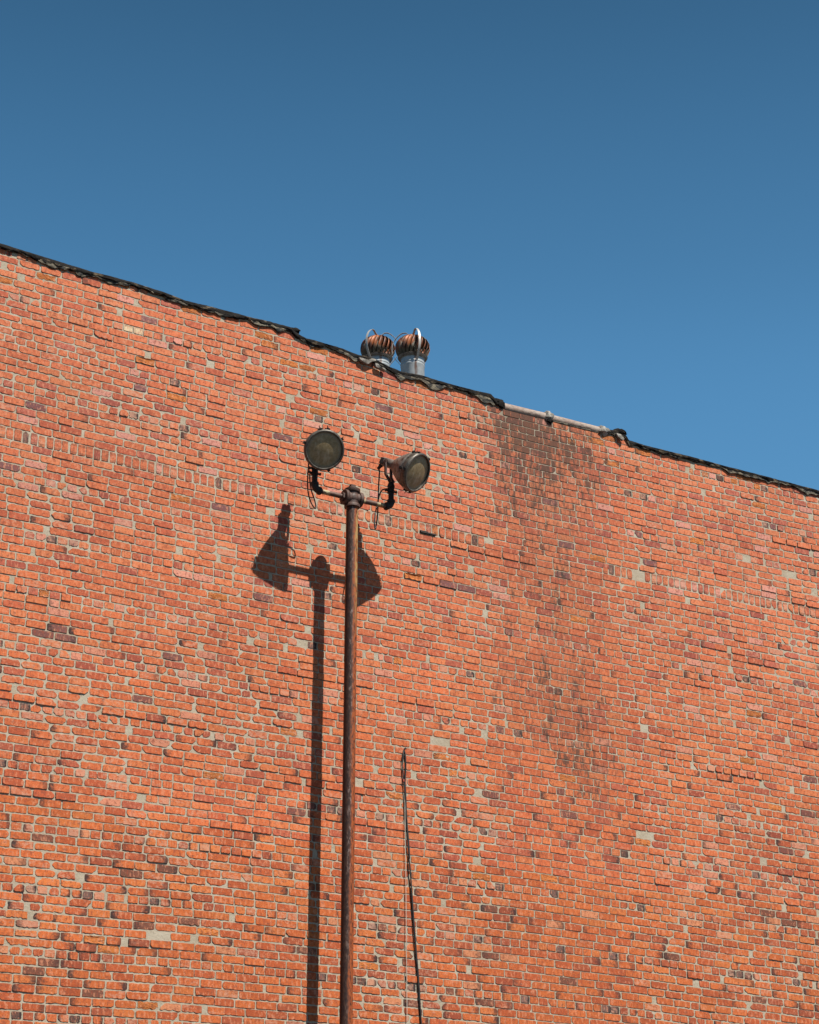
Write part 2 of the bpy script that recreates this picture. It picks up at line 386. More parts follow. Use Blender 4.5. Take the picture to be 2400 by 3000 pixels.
def soot_at(u, v):
    """where rain has carried soot down the wall"""
    def gsn(cx, cy, sx, sy): return math.exp(-((u-cx)/sx)**2-((v-cy)/sy)**2)
    s = (.05+.07/(1+math.exp(-(v-7.3)/.25)))/(1+math.exp(-(u-11.68)/.03))/(1+math.exp((u-13.2)/.12))
    s += .95*gsn(12.05, 11.2, .42, .22)+.4*gsn(12.0, 10.8, .3, .5)+.35*gsn(12.15, 11.15, .45, .25)+.5*gsn(12.75, 10.95, .5, .25)+.35*gsn(12.3, 10.6, .6, .5)
    s += .20*gsn(12.5, 9.6, .55, 1.1)+.26*gsn(12.4, 8.4, .7, .6)+.34*gsn(12.75, 7.75, .45, .35)+.14*gsn(13.0, 6.8, .4, .9)
    s += .10*gsn(11.6, 8.5, .4, 1.2)
    tl = float(top_line(u)); s += .42*math.exp(-((tl-v)/.10)**2)
    return min(s, 1.2)
SP = [wuv(*q) for q in ((382, 957), (414, 966))]
for (a, b, c, e, kind, rg, k, led) in B:
    uc, vc = (a+b)/2, (c+e)/2
    wv = float(warp(uc, vc)); tl = float(top_line(uc))
    if wv > tl-.035: continue
    det = DU0 < uc < DU1 and vc > DV0
    jv = .0042 if rg > .5 else .0054
    pn = patch_noise(uc, vc, 1.1, 1); pn2 = patch_noise(uc, vc, 3.0, 2)
    er = 0 if rg > .5 else max(0, .22+pn*1.0+pn2*.5)         # how far mortar laps over the brick
    if kind == 'V': er += .12
    if kind == 'V' and 13.25 < uc < 13.58 and random.random() < .85: continue
    if rg < .5 and random.random() < (.0003+.007*max(0, pn)+(.004 if kind != 'S' else 0)): continue   # lost behind mortar
    hu, hv = (b-a)/2-jv*.60, (e-c)/2-jv*.95
    shr_u = random.uniform(0, .004)+er*random.expovariate(1)*.0022; shr_v = er*random.expovariate(1)*.0015
    hu -= shr_u; hv -= shr_v
    cu, cv = uc+random.gauss(0, .0015), vc+random.gauss(0, .0012)
    if rg < .5 and random.random() < .03+.06*er:
        q = random.uniform(.5, .9); cu += (hu*(1-q))*random.choice((-1, 1)); hu *= q if random.random() < .35 else random.uniform(.85, 1)
    prot = .0026+max(0, random.gauss(.0006, .0008))
    if led: prot += .009*led
    elif random.random() < .02 and rg < .5: prot += random.uniform(.002, .007)
    tilt = random.gauss(0, .012)
    spall = random.random() < (.006 if tl-wv > .45 else .10)
    n = 30 if det else 8
    # outline
    per = 2*(hu+hv)
    cut = [min(random.expovariate(1/(.003+.004*er)), hv*.9) for _ in range(4)] if det else [0]*4
    pts = []
    ph = [random.uniform(0, 6.28) for _ in range(4)]; am = (.0005+.0012*er+(.002 if spall else 0)) if det else 0
    if det:
        nu, nv = 10, 5
        seqs = [(-1, -1, 1, 0, nu), (1, -1, 0, 1, nv), (1, 1, -1, 0, nu), (-1, 1, 0, -1, nv)]
    else: seqs = [(-1, -1, 1, 0, 2), (1, -1, 0, 1, 2), (1, 1, -1, 0, 2), (-1, 1, 0, -1, 2)]
    for si, (sx, sz, dx, dz, cnt) in enumerate(seqs):
        for i in range(cnt):
            t = 2*i/cnt
            pts.append([(sx+dx*t)*hu, (sz+dz*t)*hv])
    pts = np.array(pts); n = len(pts)
    if det:
        for ci, (sx, sz) in enumerate(((-1, -1), (1, -1), (1, 1), (-1, 1))):
            q = cut[ci]; dist = (hu-sx*pts[:, 0])+(hv-sz*pts[:, 1]); m_ = dist < q*1.6
            mv = (q*1.6-dist[m_])*.5; pts[m_, 0] -= sx*mv; pts[m_, 1] -= sz*mv
        th = np.linspace(0, 2*np.pi, n, endpoint=False)
        off = am*(np.sin(th*3+ph[0])+np.sin(th*7+ph[1])*.9+np.sin(th*11+ph[2])*.8)+rng.normal(0, .0006+.0012*er, n)
        ee = random.random()
        if rg < .5 and ee < .25:                              # ragged lower edge
            off = off+np.where(pts[:, 1] < -hv*.6, np.abs(rng.normal(0, .004, n)), 0)
        nn = pts/np.array([hu, hv]); nn = nn*np.abs(nn)**3; ln = np.linalg.norm(nn, axis=1)+1e-6; nn = nn/ln[:, None]
        pts = pts-nn*np.clip(off, -.0015, .012)[:, None]
    U = cu+pts[:, 0]; Vq = cv+pts[:, 1]
    bev = .0022 if det else .003
    sc_in = np.array([1-bev/max(hu, .01), 1-bev/max(hv, .01)])
    Ui, Vi = cu+pts[:, 0]*sc_in[0], cv+pts[:, 1]*sc_in[1]
    yo = -(prot-bev*.7)+tilt*pts[:, 1]; yi = -prot+tilt*pts[:, 1]
    if spall: yi = yi+rng.uniform(0, .004, n)
    zz = [np.minimum(warp(x_, z_), top_line(x_)-.004) for x_, z_ in ((U, Vq), (U, Vq), (Ui, Vi))]
    ring0 = np.stack([U, np.full(n, .006), zz[0]], 1); ring1 = np.stack([U, yo, zz[1]], 1); ring2 = np.stack([Ui, yi, zz[2]], 1)
    allv = [ring0, ring1, ring2]; extra = 0
    if spall and det:
        a3 = np.stack([cu+pts[:, 0]*.6, rng.uniform(-.0045, -.0005, n), warp(cu+pts[:, 0]*.6, cv+pts[:, 1]*.6)], 1)
        a3[:, 2] = np.minimum(a3[:, 2], top_line(a3[:, 0])-.004); allv.append(a3); extra = 1
    allv = np.concatenate(allv); V_.append(allv)
    for r in range(2+extra):
        for i in range(n):
            j = (i+1) % n; F_.append((base+r*n+i, base+r*n+j, base+(r+1)*n+j, base+(r+1)*n+i))
    F_.append(tuple(base+(2+extra)*n+i for i in range(n)))
    MATI += [0]*(n*(2+extra)+1); base += len(allv)
    # colour
    wts = PWT.copy(); low = patch_noise(uc, vc, .8, 5); cl = patch_noise(uc, vc, 1.5, 8)
    if kind in 'HV': wts[4] += 11; wts[5] += 3; wts[6] += 6; wts[7] += 1
    if kind == 'V': wts[4] = 8; wts[6] = 12; wts[7] = 0
    if wv < 7.4: cq = max(0, .35+cl*2.2); wts[3] += 16; wts[4] += 7*cq; wts[5] += 12*cq*max(0, min(1, (7.6-wv))); wts[7] += 5*cq
    if rg > .5: wts[0] += 6; wts[1] += 20; wts[3] += 12; wts[6] = 1
    if low > .15: wts[0] += 12; wts[2] += 16
    c_ = PC[rng.choice(len(PC), p=wts/wts.sum())]*random.uniform(.90, 1.08)*(1+.16*low)
    if wv < 6.6: c_ = c_*np.array([.93, .92, .72])
    # higher up the wall the bricks run pinker
    pink = min(1, max(0, (wv-7.5)/2.5)); c_ = c_*np.array([1, 1+.12*pink, 1+.45*pink])
    if spall: c_ = np.array((.66, .20, .045))*random.uniform(.7, 1.05)
    if abs(uc-(SP[0][0]+SP[1][0])/2) < .09 and abs(wv-(SP[0][1]+SP[1][1])/2) < .037: c_ = np.array((.80, .62, .40))
    burn = 0
    if random.random() < (max(.06, .16+.5*cl) if wv < 7.4 else .04): burn = random.choice((-1, 1))*random.uniform(.5, 1)
    if kind != 'S' and random.random() < (.035 if wv > 7.4 else .09): burn = 1; c_ = np.array((.12, .075, .065))*random.uniform(.7, 1.8)
    hz = max(0, random.gauss(.12+.35*max(0, pn)+(.22 if kind != 'S' else 0)-(.2 if rg > .5 else 0), .22))
    so_ = soot_at(uc, wv)
    cnt = len(allv); rn = random.random()
    TINT.append(np.tile(np.append(c_, 1), (cnt, 1)))
    LOC.append(np.stack([(allv[:, 0]-cu)/max(hu, .04), (allv[:, 2]-wv)/.03, np.full(cnt, rn)], 1))
    PAR.append(np.tile([burn, hz, so_], (cnt, 1)))
# mortar face: a fine wavy sheet between the bricks
gu = np.concatenate([np.arange(U0, DU0, .3), np.arange(DU0, DU1, .022), np.arange(DU1, U1+.3, .3)]); gu[-1] = U1
tl = top_line(gu)-.002
fr = np.concatenate([np.linspace(0, DV0, 12)[:-1], np.arange(DV0, 9.5, .024)])       # absolute heights
fr2 = np.linspace(0, 1, 92)                                                       # then up to the uneven top
nu = len(gu); rowsv = [np.full(nu, z) for z in fr]+[9.5+(tl-9.5)*q for q in fr2]
gv = np.array(rowsv); GU = np.tile(gu, (len(gv), 1))
from mathutils import noise as mn
ys = np.empty_like(gv)
for i in range(gv.shape[0]):
    for j in range(nu):
        x_, z_ = GU[i, j], gv[i, j]
        if DU0 < x_ < DU1 and z_ > DV0:
            rgq = 1/(1+math.exp(-(x_-11.72)/.05))/(1+math.exp((x_-13.22)/.05))
            n1 = mn.noise(Vector((x_*3, z_*4, 1.3))); n2 = mn.noise(Vector((x_*24, z_*30, 4.)))
            ys[i, j] = (.0010-.0018*n1-.0042*n2)*(1-rgq)+rgq*.0006
        else: ys[i, j] = 0
ml = np.stack([GU.ravel(), ys.ravel(), gv.ravel()], 1)
nr = gv.shape[0]
F_m = [(base+i*nu+j, base+i*nu+j+1, base+(i+1)*nu+j+1, base+(i+1)*nu+j) for i in range(nr-1) for j in range(nu-1)]
V_.append(ml); F_ += F_m; MATI += [1]*len(F_m); cnt = len(ml)
TINT.append(np.tile([.4, .36, .3, 1], (cnt, 1))); LOC.append(np.zeros((cnt, 3)))
sg = np.zeros((cnt, 3)); sg[:, 2] = [soot_at(q[0], q[2]) if q[2] > 5 else 0 for q in ml]; PAR.append(sg)
# body of the wall behind the face
b0 = base+len(ml); TH = .36; topi = [base+(nr-1)*nu+j for j in range(nu)]; boti = [base+j for j in range(nu)]
bt = np.stack([gu, np.full(nu, TH), tl], 1); bb = np.stack([gu, np.full(nu, TH), np.full(nu, 0.)], 1)
V_.append(bt); V_.append(bb); Fb = []
for j in range(nu-1):
    Fb += [(topi[j], topi[j+1], b0+j+1, b0+j), (b0+j, b0+j+1, b0+nu+j+1, b0+nu+j), (b0+nu+j, b0+nu+j+1, boti[j+1], boti[j])]
Fb.append(tuple([base+i*nu for i in range(nr)]+[b0, b0+nu])); Fb.append(tuple([base+i*nu+nu-1 for i in range(nr)]+[b0+nu-1, b0+2*nu-1]))
F_ += Fb; MATI += [1]*len(Fb); cnt = 2*nu
TINT.append(np.tile([.4, .36, .3, 1], (cnt, 1))); LOC.append(np.zeros((cnt, 3))); PAR.append(np.zeros((cnt, 3)))
V_ = np.concatenate(V_)
me = bpy.data.meshes.new('brickwork')
me.vertices.add(len(V_)); me.vertices.foreach_set('co', V_.astype(np.float32).ravel())
ls = np.array([len(f) for f in F_]); me.loops.add(int(ls.sum())); me.loops.foreach_set('vertex_index', np.concatenate([np.array(f) for f in F_]).astype(np.int32))
me.polygons.add(len(F_)); me.polygons.foreach_set('loop_start', np.concatenate([[0], np.cumsum(ls)[:-1]]).astype(np.int32))
me.materials.append(M['brick']); me.materials.append(M['mortar'])
me.polygons.foreach_set('material_index', np.array(MATI, np.int32))
sm = np.array(MATI, bool); me.polygons.foreach_set('use_smooth', sm)
me.update(calc_edges=True); me.validate()
for nm, ty, arr, ln in (('tint', 'FLOAT_COLOR', TINT, 'color'), ('loc', 'FLOAT_VECTOR', LOC, 'vector'), ('par', 'FLOAT_VECTOR', PAR, 'vector')):
    at_ = me.attributes.new(nm, ty, 'POINT'); at_.data.foreach_set(ln, np.concatenate(arr).astype(np.float32).ravel())
print('wall verts', len(V_), 'faces', len(F_), 'bricks', len(B))
bld = empty('brick_building', WO+d*11, 'tall old red brick building filling the lower part of the photo', 'building')
fw = bpy.data.objects.new('brick_wall', me); COL.objects.link(fw); fw.parent = bld; fw.matrix_basis = PW['brick_building'].inverted() @ WM; PW['brick_wall'] = WM

WR = Matrix((d, -nrm, Vector((0, 0, 1)))).transposed()
# lumpy tar strip on the wall head
def ribbon(u_a, u_b, hfun, name, mat, lip=.026, seed=1, step=.016, rough=.008, top=None, back=.40):
    us = np.arange(u_a, u_b, step); prof_n = 11; vs = []; fs = []
    for i, u in enumerate(us):
        T = float(top_line(u)) if top is None else top(u)
        h = hfun(u)
        lp = lip*(1+.5*vnoise((u*5, 0, 0), seed))
        en = min(1, (i+.4)/4, (len(us)-1-i+.4)/4)
        pr = [(-back, T-.02), (-.16, T-.004), (-.05, T), (lp*.55, T+.001), (lp, T-.010), (lp*1.1, T-h*.30), (lp*1.05, T-h*.60), (lp*1.0, T-h*.86), (lp*.8, T-h*.98), (.004, T-h), (-.02, T-h*.9)]
        for q, (o, z) in enumerate(pr):
            a_ = rough if 3 < q < 10 else rough*.4
            nz = vnoise((u*5, q*.5, 0), seed+2)*a_*.9+vnoise((u*30, q*1.7, 0), seed+3)*a_*.7
            nz2 = vnoise((u*14, q*1.1, 5), seed+4)*a_*.7
            if q < 4 and q > 0: nz2 = abs(nz2)*.5-vnoise((u*26, 0, 9), seed)*.002
            zc = T-h*.5; z = zc+(z-zc)*en
            vs.append(W(u, z+nz2, o*(1 if o < 0 else en)+(nz if o > 0 else 0)))
    for i in range(len(us)-1):
        for q in range(prof_n-1): fs.append((i*prof_n+q, (i+1)*prof_n+q, (i+1)*prof_n+q+1, i*prof_n+q+1))
    return MB().add(vs, fs).build(name, mat, bld, origin=W(u_a, float(top_line(u_a))), rot=WR)
def hh(u): return .045+.020*vnoise((u*2.3, 0, 0), 9)+.020*vnoise((u*9, 0, 0), 8)+.012*vnoise((u*28, 0, 0), 6)
uT0 = wuv(1466, 1178, .03)[0]; uT1 = wuv(1766, 1256, .03)[0]
ribbon(U0, uT0+.02, hh, 'tar_coping', M['tar'], seed=1)
ribbon(uT1-.03, U1, lambda u: hh(u)*.85, 'tar_coping', M['tar'], seed=4)
# crumbling parging that shows below the tar
def under(u_a, u_b, dz, hm, seed):
    ribbon(u_a, u_b, lambda u: max(.006, hm*(.5+1.5*vnoise((u*3.1, 1, 0), seed)+.8*vnoise((u*11, 1, 0), seed+1))), 'parging', M['tarmortar'], lip=.021, seed=seed, rough=.008,
           top=lambda u: float(top_line(u))-hh(u)*.62+.0, back=.0)
under(U0, uT0-.03, 0, .060, 21); under(uT1+.03, U1, 0, .034, 25)
# torn grey flashing flaps near the turbine vents
def flap(pts, name='torn_flashing', out=.05, mat=None):
    b_ = MB(); n = len(pts); P = [at(x, y, out+.012*vnoise((x*.07, y*.09, 0))) for x, y in pts]; c = sum(P, Vector())/n+nrm*.012
    Q = [p-nrm*.03 for p in P]
    b_.add(P+Q+[c], [(i, (i+1) % n, 2*n) for i in range(n)]+[(i, i+n, (i+1) % n+n, (i+1) % n) for i in range(n)]+[tuple(range(n, 2*n))])
    return b_.build(name, mat or M['parge'], bld, rot=WR)
flap([(1052, 1046), (1062, 1049), (1078, 1055), (1090, 1050), (1101, 1052), (1103, 1056), (1090, 1059), (1080, 1066), (1074, 1064), (1062, 1057), (1056, 1052)])
flap([(1100, 1063), (1108, 1066), (1116, 1074), (1126, 1078), (1132, 1083), (1130, 1087), (1120, 1083), (1108, 1077), (1102, 1073)])
flap([(1806, 1268), (1818, 1272), (1830, 1285), (1826, 1290), (1812, 1279)], out=.045)
# clay coping tiles with collars
def coping(xa, ya, xb, yb, r=.050):
    a, b = at(xa, ya, -.03), at(xb, yb, -.03); ax = (b-a).normalized(); L = (b-a).length
    prof = [(0, r*.9), (.004, r*1.0), (L*.3, r*1.01), (L-.055, r*1.0), (L-.05, r*1.16), (L-.008, r*1.18), (L, r*1.08)]
    o = MB().lathe([(t, q) for t, q in prof], a, ax, 28, lump=.006).build('coping_tile', M['tile'], bld, rot=WR)
    return a, b
coping(1472, 1194, 1606, 1226); coping(1606, 1226, 1764, 1266, .047)
# mortar bed below the tiles
u_a, u_b = uT0-.02, uT1+.02
ribbon(u_a, u_b, lambda u: .03, 'mortar_bed', M['tarmortar'], lip=.008, seed=31, rough=.004, top=lambda u: float(top_line(u))+.008)
# tar blobs on the tile joints
def blob(x, y, r, name='tar_blob', sq=(1.2, .8, .9), mat='tar', out=.0):
    c = at(x, y, out); vs = []; fs = []; n1, n2 = 12, 8
    for i in range(n2+1):
        ph = math.pi*i/n2
        for j in range(n1):
            th = 2*math.pi*j/n1; q = Vector((math.sin(ph)*math.cos(th), math.sin(ph)*math.sin(th), math.cos(ph)))
            rr = r*(1+.5*vnoise(q*1.8, x % 7)+.25*vnoise(q*4, x % 5)); vs.append(c+d*q.x*rr*sq[0]+nrm*q.y*rr*sq[1]+Vector((0, 0, q.z*rr*sq[2])))
    for i in range(n2):
        for j in range(n1): fs.append((i*n1+j, i*n1+(j+1) % n1, (i+1)*n1+(j+1) % n1, (i+1)*n1+j))
    return MB().add(vs, fs).build(name, M[mat], bld, rot=WR)
blob(1607, 1219, .055, mat='parge', sq=(1.0, .8, 1.05)); blob(1611, 1233, .03, out=.01); blob(1768, 1262, .06, mat='parge'); blob(1464, 1184, .05); blob(1456, 1176, .045, sq=(1.4, .8, .8))
blob(1818, 1266, .05, sq=(1.6, .8, .6)); blob(862, 968, .04, sq=(1.6, .8, .6))
# roof, side and rear walls
rp = MB()
ra = W(U0, 11.0, -.36); sl_ = math.tan(R_(19))
def rpnt(u, back): return W(u, 10.95+back*sl_ if back < 7 else 10.95+14*sl_-back*sl_, -back)
gr = [(U0, .30), (U1, .30), (U1, 7), (U0, 7), (U1, 13.7), (U0, 13.7)]
P = [rpnt(u, b) for u, b in gr]; Q = [p-Vector((0, 0, .18)) for p in P]
rp.add(P+Q, [(0, 1, 2, 3), (3, 2, 4, 5), (6, 9, 8, 7), (9, 11, 10, 8), (0, 6, 7, 1), (5, 4, 10, 11), (0, 3, 9, 6), (3, 5, 11, 9), (1, 7, 8, 2), (2, 8, 10, 4)]).build('roof', M['roof'], bld, smooth=False, rot=WR)
for ua, ub, ba, bb_ in ((U0, U0+.3, .37, 13.7), (U1-.3, U1, .37, 13.7), (U0+.31, U1-.31, 13.4, 13.7)):
    c = W((ua+ub)/2, 5.3, -(ba+bb_)/2)
    MB().box(c, d*((ub-ua)/2), nrm*((bb_-ba)/2), Vector((0, 0, 5.3))).build('outer_wall', M['plaster'], bld, smooth=False, rot=WR)

# ------------------------------------------------------------------ light pole
DL = .43
H = at(1032, 1461, DL); Bp = at(1015.3, 2880, DL)
axis = (H-Bp).normalized(); foot = H-axis*(H.z/axis.z)
lp = empty('light_pole', foot, 'rusty steel pipe pole carrying two old floodlights in front of the brick wall', 'light pole')
up = axis
PR = Matrix((d, -nrm, Vector((0, 0, 1)))).transposed()
px_ = (d-up*d.dot(up)).normalized(); PR2 = Matrix((px_, up.cross(px_), up)).transposed()
prr = .0565
prof = [(t, prr*(1+.006*math.sin(t*3))) for t in np.linspace(0, (H-foot).length-.05, 60)]
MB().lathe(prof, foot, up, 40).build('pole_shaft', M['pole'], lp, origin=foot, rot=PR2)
MB().lathe([(0, .15), (.018, .15), (.02, .07), (.12, .066), (.13, .058)], foot, up, 32).build('base_flange', M['fitting'], lp, origin=foot, rot=PR)
# four-way pipe cross
cr = MB(); L_, rb, rc = .094, .060, .0745
for a_ in (up, -up, d, -d):
    cr.lathe([(0, rb), (L_-.036, rb), (L_-.034, rc-.004), (L_-.028, rc), (L_-.004, rc), (L_, rc-.004), (L_, .05)], H, a_, 36)
cr.lathe([(-.064, .018), (-.058, .036), (-.03, .058), (0, .0645), (.03, .058), (.058, .036), (.064, .018)], H, nrm, 36)
cross = cr.build('pipe_cross', M['fitting'], lp, origin=H, rot=PR)
pg = MB().lathe([(0, .052), (.012, .052), (.014, .046)], H+up*L_, up, 28).box(H+up*(L_+.026), d*.024, nrm*.024, up*.016).build('plug', M['fitting'], cross, rot=PR)
for sg_, rr_, ln_ in ((-1, .045, .026), (1, .040, .012)): MB().prism(H+d*sg_*(L_-.004), d*sg_, rr_, ln_, 6, up).build('hex_bushing', M['fitting'], cross, smooth=False, bevel=.002, rot=PR)
EL = at(922, 1435, DL); ER = at(1146, 1486, DL)
# keep the elbows on one straight horizontal arm
def onarm(p): return H+d*((p-H).dot(d))
for E_, nmx in ((EL, 'l'), (ER, 'r')):
    s_ = -1 if nmx == 'l' else 1
    E_.z = H.z+ (E_.z-H.z)*.9
    MB().tube([H+d*s_*(L_-.02), H.lerp(E_, .5), E_-d*s_*.02], .0235, 24).build('arm', M['arm'], lp, origin=H, rot=PR)

# ------------------------------------------------------------------ floodlights
def yoke_riser(E_, s_, pivot, ax):
    """elbow, riser, swivel and U bracket up to the pivot"""
    b = MB(); z = Vector((0, 0, 1))
    C = E_
    pts = []
    R0 = .06
    for k in range(9):
        a = math.pi/2*k/8
        pts.append(C - d*s_*R0*(1-math.sin(a))*1.0 + z*R0*(1-math.cos(a)))
    b.tube(pts, [.034]*9, 24)
    b.lathe([(0, .036), (.004, .039), (.022, .039), (.026, .034)], pts[0]-d*s_*.004, d*s_, 24); b.lathe([(-.014, .034), (-.010, .039), (.012, .039), (.016, .034)], pts[-1], z, 24)
    el = b.build('elbow', M['black_iron'], lp, rot=PR)
    top = pts[-1]; r2 = MB(); hgt = pivot.z-top.z; bt = hgt-.20
    r2.lathe([(0, .0265), (bt*.45, .0265), (bt*.45+.004, .037), (bt*.45+.022, .037), (bt*.45+.026, .030), (bt*.75, .030), (bt*.75+.005, .036), (bt-.03, .036), (bt, .026)], top, z, 24, lump=.004)
    side = ax.cross(z).normalized()
    for sg in (-1, 1):   # clamp bolts on the swivel
        r2.lathe([(0, .009), (.052, .009), (.053, .016), (.066, .016)], top+z*(bt*.80)-side*0, (side*sg+ax*.3*sg), 10)
        r2.lathe([(0, .008), (.050, .008), (.051, .014), (.062, .014)], top+z*(bt*.56), (d*sg), 10)
    rs = r2.build('swivel_riser', M['black_iron'], lp, rot=PR)
    # U yoke with two prongs either side of the neck
    y = MB(); base_ = top+z*bt; wd = .050
    path = []
    tp = [pivot+side*wd, pivot+side*wd-z*.13, base_+side*wd*.9+z*.025, base_+side*wd*.45+z*.006, base_, base_-side*wd*.45+z*.006, base_-side*wd*.9+z*.025, pivot-side*wd-z*.13, pivot-side*wd]
    y.tube(tp, .0145, 14)
    for sg in (-1, 1): y.lathe([(0, .026), (.010, .026), (.012, .014), (.022, .014)], pivot+side*sg*(wd-.006), side*sg, 18)
    y.build('yoke', M['fitting'], lp, rot=PR)
    return top+z*(bt*.66)

def floodlight(pivot, ax, latch_ang, label=None):
    z = Vector((0, 0, 1)); side = ax.cross(z).normalized(); upv = side.cross(ax)
    rot = Matrix((side, ax, upv)).transposed(); seg = 64
    hp = [(-.082, .0), (-.082, .030), (-.076, .037), (-.045, .040), (.070, .0425), (.078, .046), (.082, .054), (.098, .064), (.124, .084), (.149, .102), (.151, .105), (.185, .126), (.222, .146), (.245, .157), (.262, .163), (.275, .165), (.277, .170), (.318, .172), (.322, .171)]
    hp = [(t, q*(1.05 if q > .1 else 1.1)) for t, q in hp]
    hs_ = MB().lathe(hp, pivot, ax, seg, side, cap=False)
    for k in range(0, 4):   # ribs of the rear cap
        hs_.box(pivot-ax*.03+(side*math.cos(k*1.57+.78)+upv*math.sin(k*1.57+.78))*.042, ax*.035, side*.004, upv*.004)
    ho = hs_.build('floodlight', M['housing'], lp, origin=pivot, rot=rot)
    if label: ho['label'] = label
    bzp = [(.300, .172), (.302, .177), (.322, .178), (.330, .1825), (.350, .184), (.362, .1815), (.369, .175), (.371, .168), (.368, .1615), (.362, .160), (.340, .160)]; bzp = [(t, q*1.045) for t, q in bzp]; bz = MB().lathe(bzp, pivot, ax, seg, side, cap=False).build('bezel', M['bezel'], ho, origin=pivot, rot=rot)
    fc = pivot+ax*.352
    lens = MB().lathe([(0, .1690)]+[(.020*(1-(q*q)), .1685*q) for q in (.98, .9, .75, .6, .45, .3, .15, .03)], fc-ax*.002, ax, seg, side).build('lens', M['lens'], ho, origin=fc, rot=rot)
    for an in latch_ang:
        a = R_(an); rd = side*math.cos(a)+upv*math.sin(a); tg = ax.cross(rd)
        l = MB().box(pivot+ax*.318+rd*.189, ax*.040, tg*.010, rd*.005).box(pivot+ax*.352+rd*.199, ax*.009, tg*.013, rd*.006).box(pivot+ax*.285+rd*.188, ax*.008, tg*.014, rd*.009)
        l.lathe([(0, .004), (.036, .004)], pivot+ax*.300+rd*.188, rd, 8).tube([pivot+ax*.31+rd*.194-tg*.016, pivot+ax*.33+rd*.209, pivot+ax*.345+rd*.205+tg*.012], .003, 8)
        l.build('latch', M['black_iron'], ho, bevel=.0015, smooth=False)
    rc = MB().lathe([(0, .020), (.03, .022), (.034, .017), (.065, .015), (.07, .010)], pivot-ax*.062-upv*.022, -upv*.9-ax*.35, 16).box(pivot-ax*.055, ax*.02, side*.045, upv*.03)
    rc.build('rear_gland', M['black_iron'], ho, bevel=.003)
    return ho, pivot-ax*.062-upv*.022+(-upv*.9-ax*.35).normalized()*.065
def cdir(x, y, zc): return (Rv*x+Uv*y-Fv*zc).normalized()
axR = cdir(.765, -.263, .59); axL = cdir(.285, -.135, .95)
def place(E_, px, py):     # pivot above its riser
    v = Fv + Rv*((px-1200)/FPX) + Uv*((1500-py)/FPX)
    # point on the sight line at the riser's distance from the wall
    return at(px, py, DL)
PVR = at(1138, 1357, DL+.0); PVL = at(923, 1306, DL-.018)
sR = yoke_riser(ER, 1, PVR, axR); sL = yoke_riser(EL, -1, PVL, axL)
fr_, glR = floodlight(PVR, axR, (118, 62, -10, -98, 190), 'floodlight turned to the right, seen from its side')
fl_, glL = floodlight(PVL, axL, (142, 93, 72, 12, -112), 'floodlight facing straight out from the wall')
def smooth(pts, n=10):
    out = []; P = [pts[0]]+pts+[pts[-1]]
    for i in range(1, len(P)-2):
        a, b, c, e = P[i-1:i+3]
        for k in range(n):
            t = k/n; out.append(.5*((2*b)+(-a+c)*t+(2*a-5*b+4*c-e)*t*t+(-a+3*b-3*c+e)*t**3))
    out.append(pts[-1]); return out
def z1(x, y, dl): return at(720+x/2.875, 1200+y/2.875, dl)
cR = [glR, z1(1127, 520, .33), z1(1121, 620, .32), z1(1117, 740, .34), z1(1113, 840, .36), z1(1107, 930, .40), z1(1093, 1004, .42), z1(1085, 960, .42), z1(1092, 880, .41), z1(1110, 790, .36), z1(1130, 712, .36), z1(1155, 675, .39), sR-d*.03]
MB().tube(smooth(cR), .0068, 10).build('cable', M['rubber'], fr_)
cL = [z1(532, 440, .40), z1(528, 500, .40), z1(522, 580, .37), z1(524, 680, .33), z1(545, 770, .30), z1(578, 828, .28), z1(592, 822, .275), z1(580, 760, .28), z1(556, 690, .31), z1(542, 610, .36), z1(541, 545, .41), z1(556, 530, .43)]
MB().tube(smooth([glL]+cL), .0064, 10).build('cable', M['rubber'], fl_)

# ------------------------------------------------------------------ things fixed on the wall
tc = empty('hanging_cable', at(1184, 2196, 0), 'pair of black cables hanging slantwise from a nail low on the wall', 'cable')
s1 = [(1184, 2196, .012), (1181, 2215, .02), (1180, 2245, .02), (1183, 2290, .02), (1187, 2330, .022), (1191, 2400, .022), (1196, 2470, .024), (1203, 2560, .022), (1208, 2640, .022), (1215, 2740, .022), (1224, 2850, .02), (1232, 2960, .02), (1240, 3060, .02)]
s2 = [(1184, 2196, .012), (1188, 2215, .014), (1189, 2250, .014), (1187, 2290, .014), (1189, 2330, .012), (1192, 2400, .012), (1200, 2500, .014), (1200, 2530, .03), (1206, 2600, .016), (1213, 2700, .012), (1221, 2800, .012), (1229, 2900, .012), (1238, 3060, .012)]
for s_ in (s1, s2):
    P = [at(x, y, dl) for x, y, dl in s_]; e_ = P[-1]; P += [e_+Vector((0, 0, -1.6))+d*.16, Vector((e_.x, e_.y, .02))+d*.35]
    MB().tube(smooth(P, 6), .0062, 10).build('cable_strand', M['rubber'], tc)
for x, y in ((1181, 2245), (1182.5, 2287)): MB().box(at(x, y, .022), d*.007, nrm*.007, Vector((0, 0, .012))).build('cable_tie', M['rednylon'], tc, bevel=.002)
wp = [at(1186.2, 2340, .02), at(1187, 2420, .022), at(1189, 2560, .022), at(1190.4, 2720, .022), at(1192, 2884, .022), at(1193, 3050, .02)]
wp += [wp[-1]-Vector((0, 0, 2)), wp[-1]-Vector((0, 0, wp[-1].z-.03))]
o = MB().tube(smooth(wp, 5), .0034, 8).build('wire', M['wire']); tag(o, 'thin pale wire running straight down the wall beside the black cables', 'wire')
o = MB().lathe([(-.03, .005), (.022, .005), (.023, .011), (.027, .011)], at(1184, 2195, 0), nrm, 12).build('nail', M['black_iron']); tag(o, 'small iron nail in the wall from which the black cables hang', 'nail')
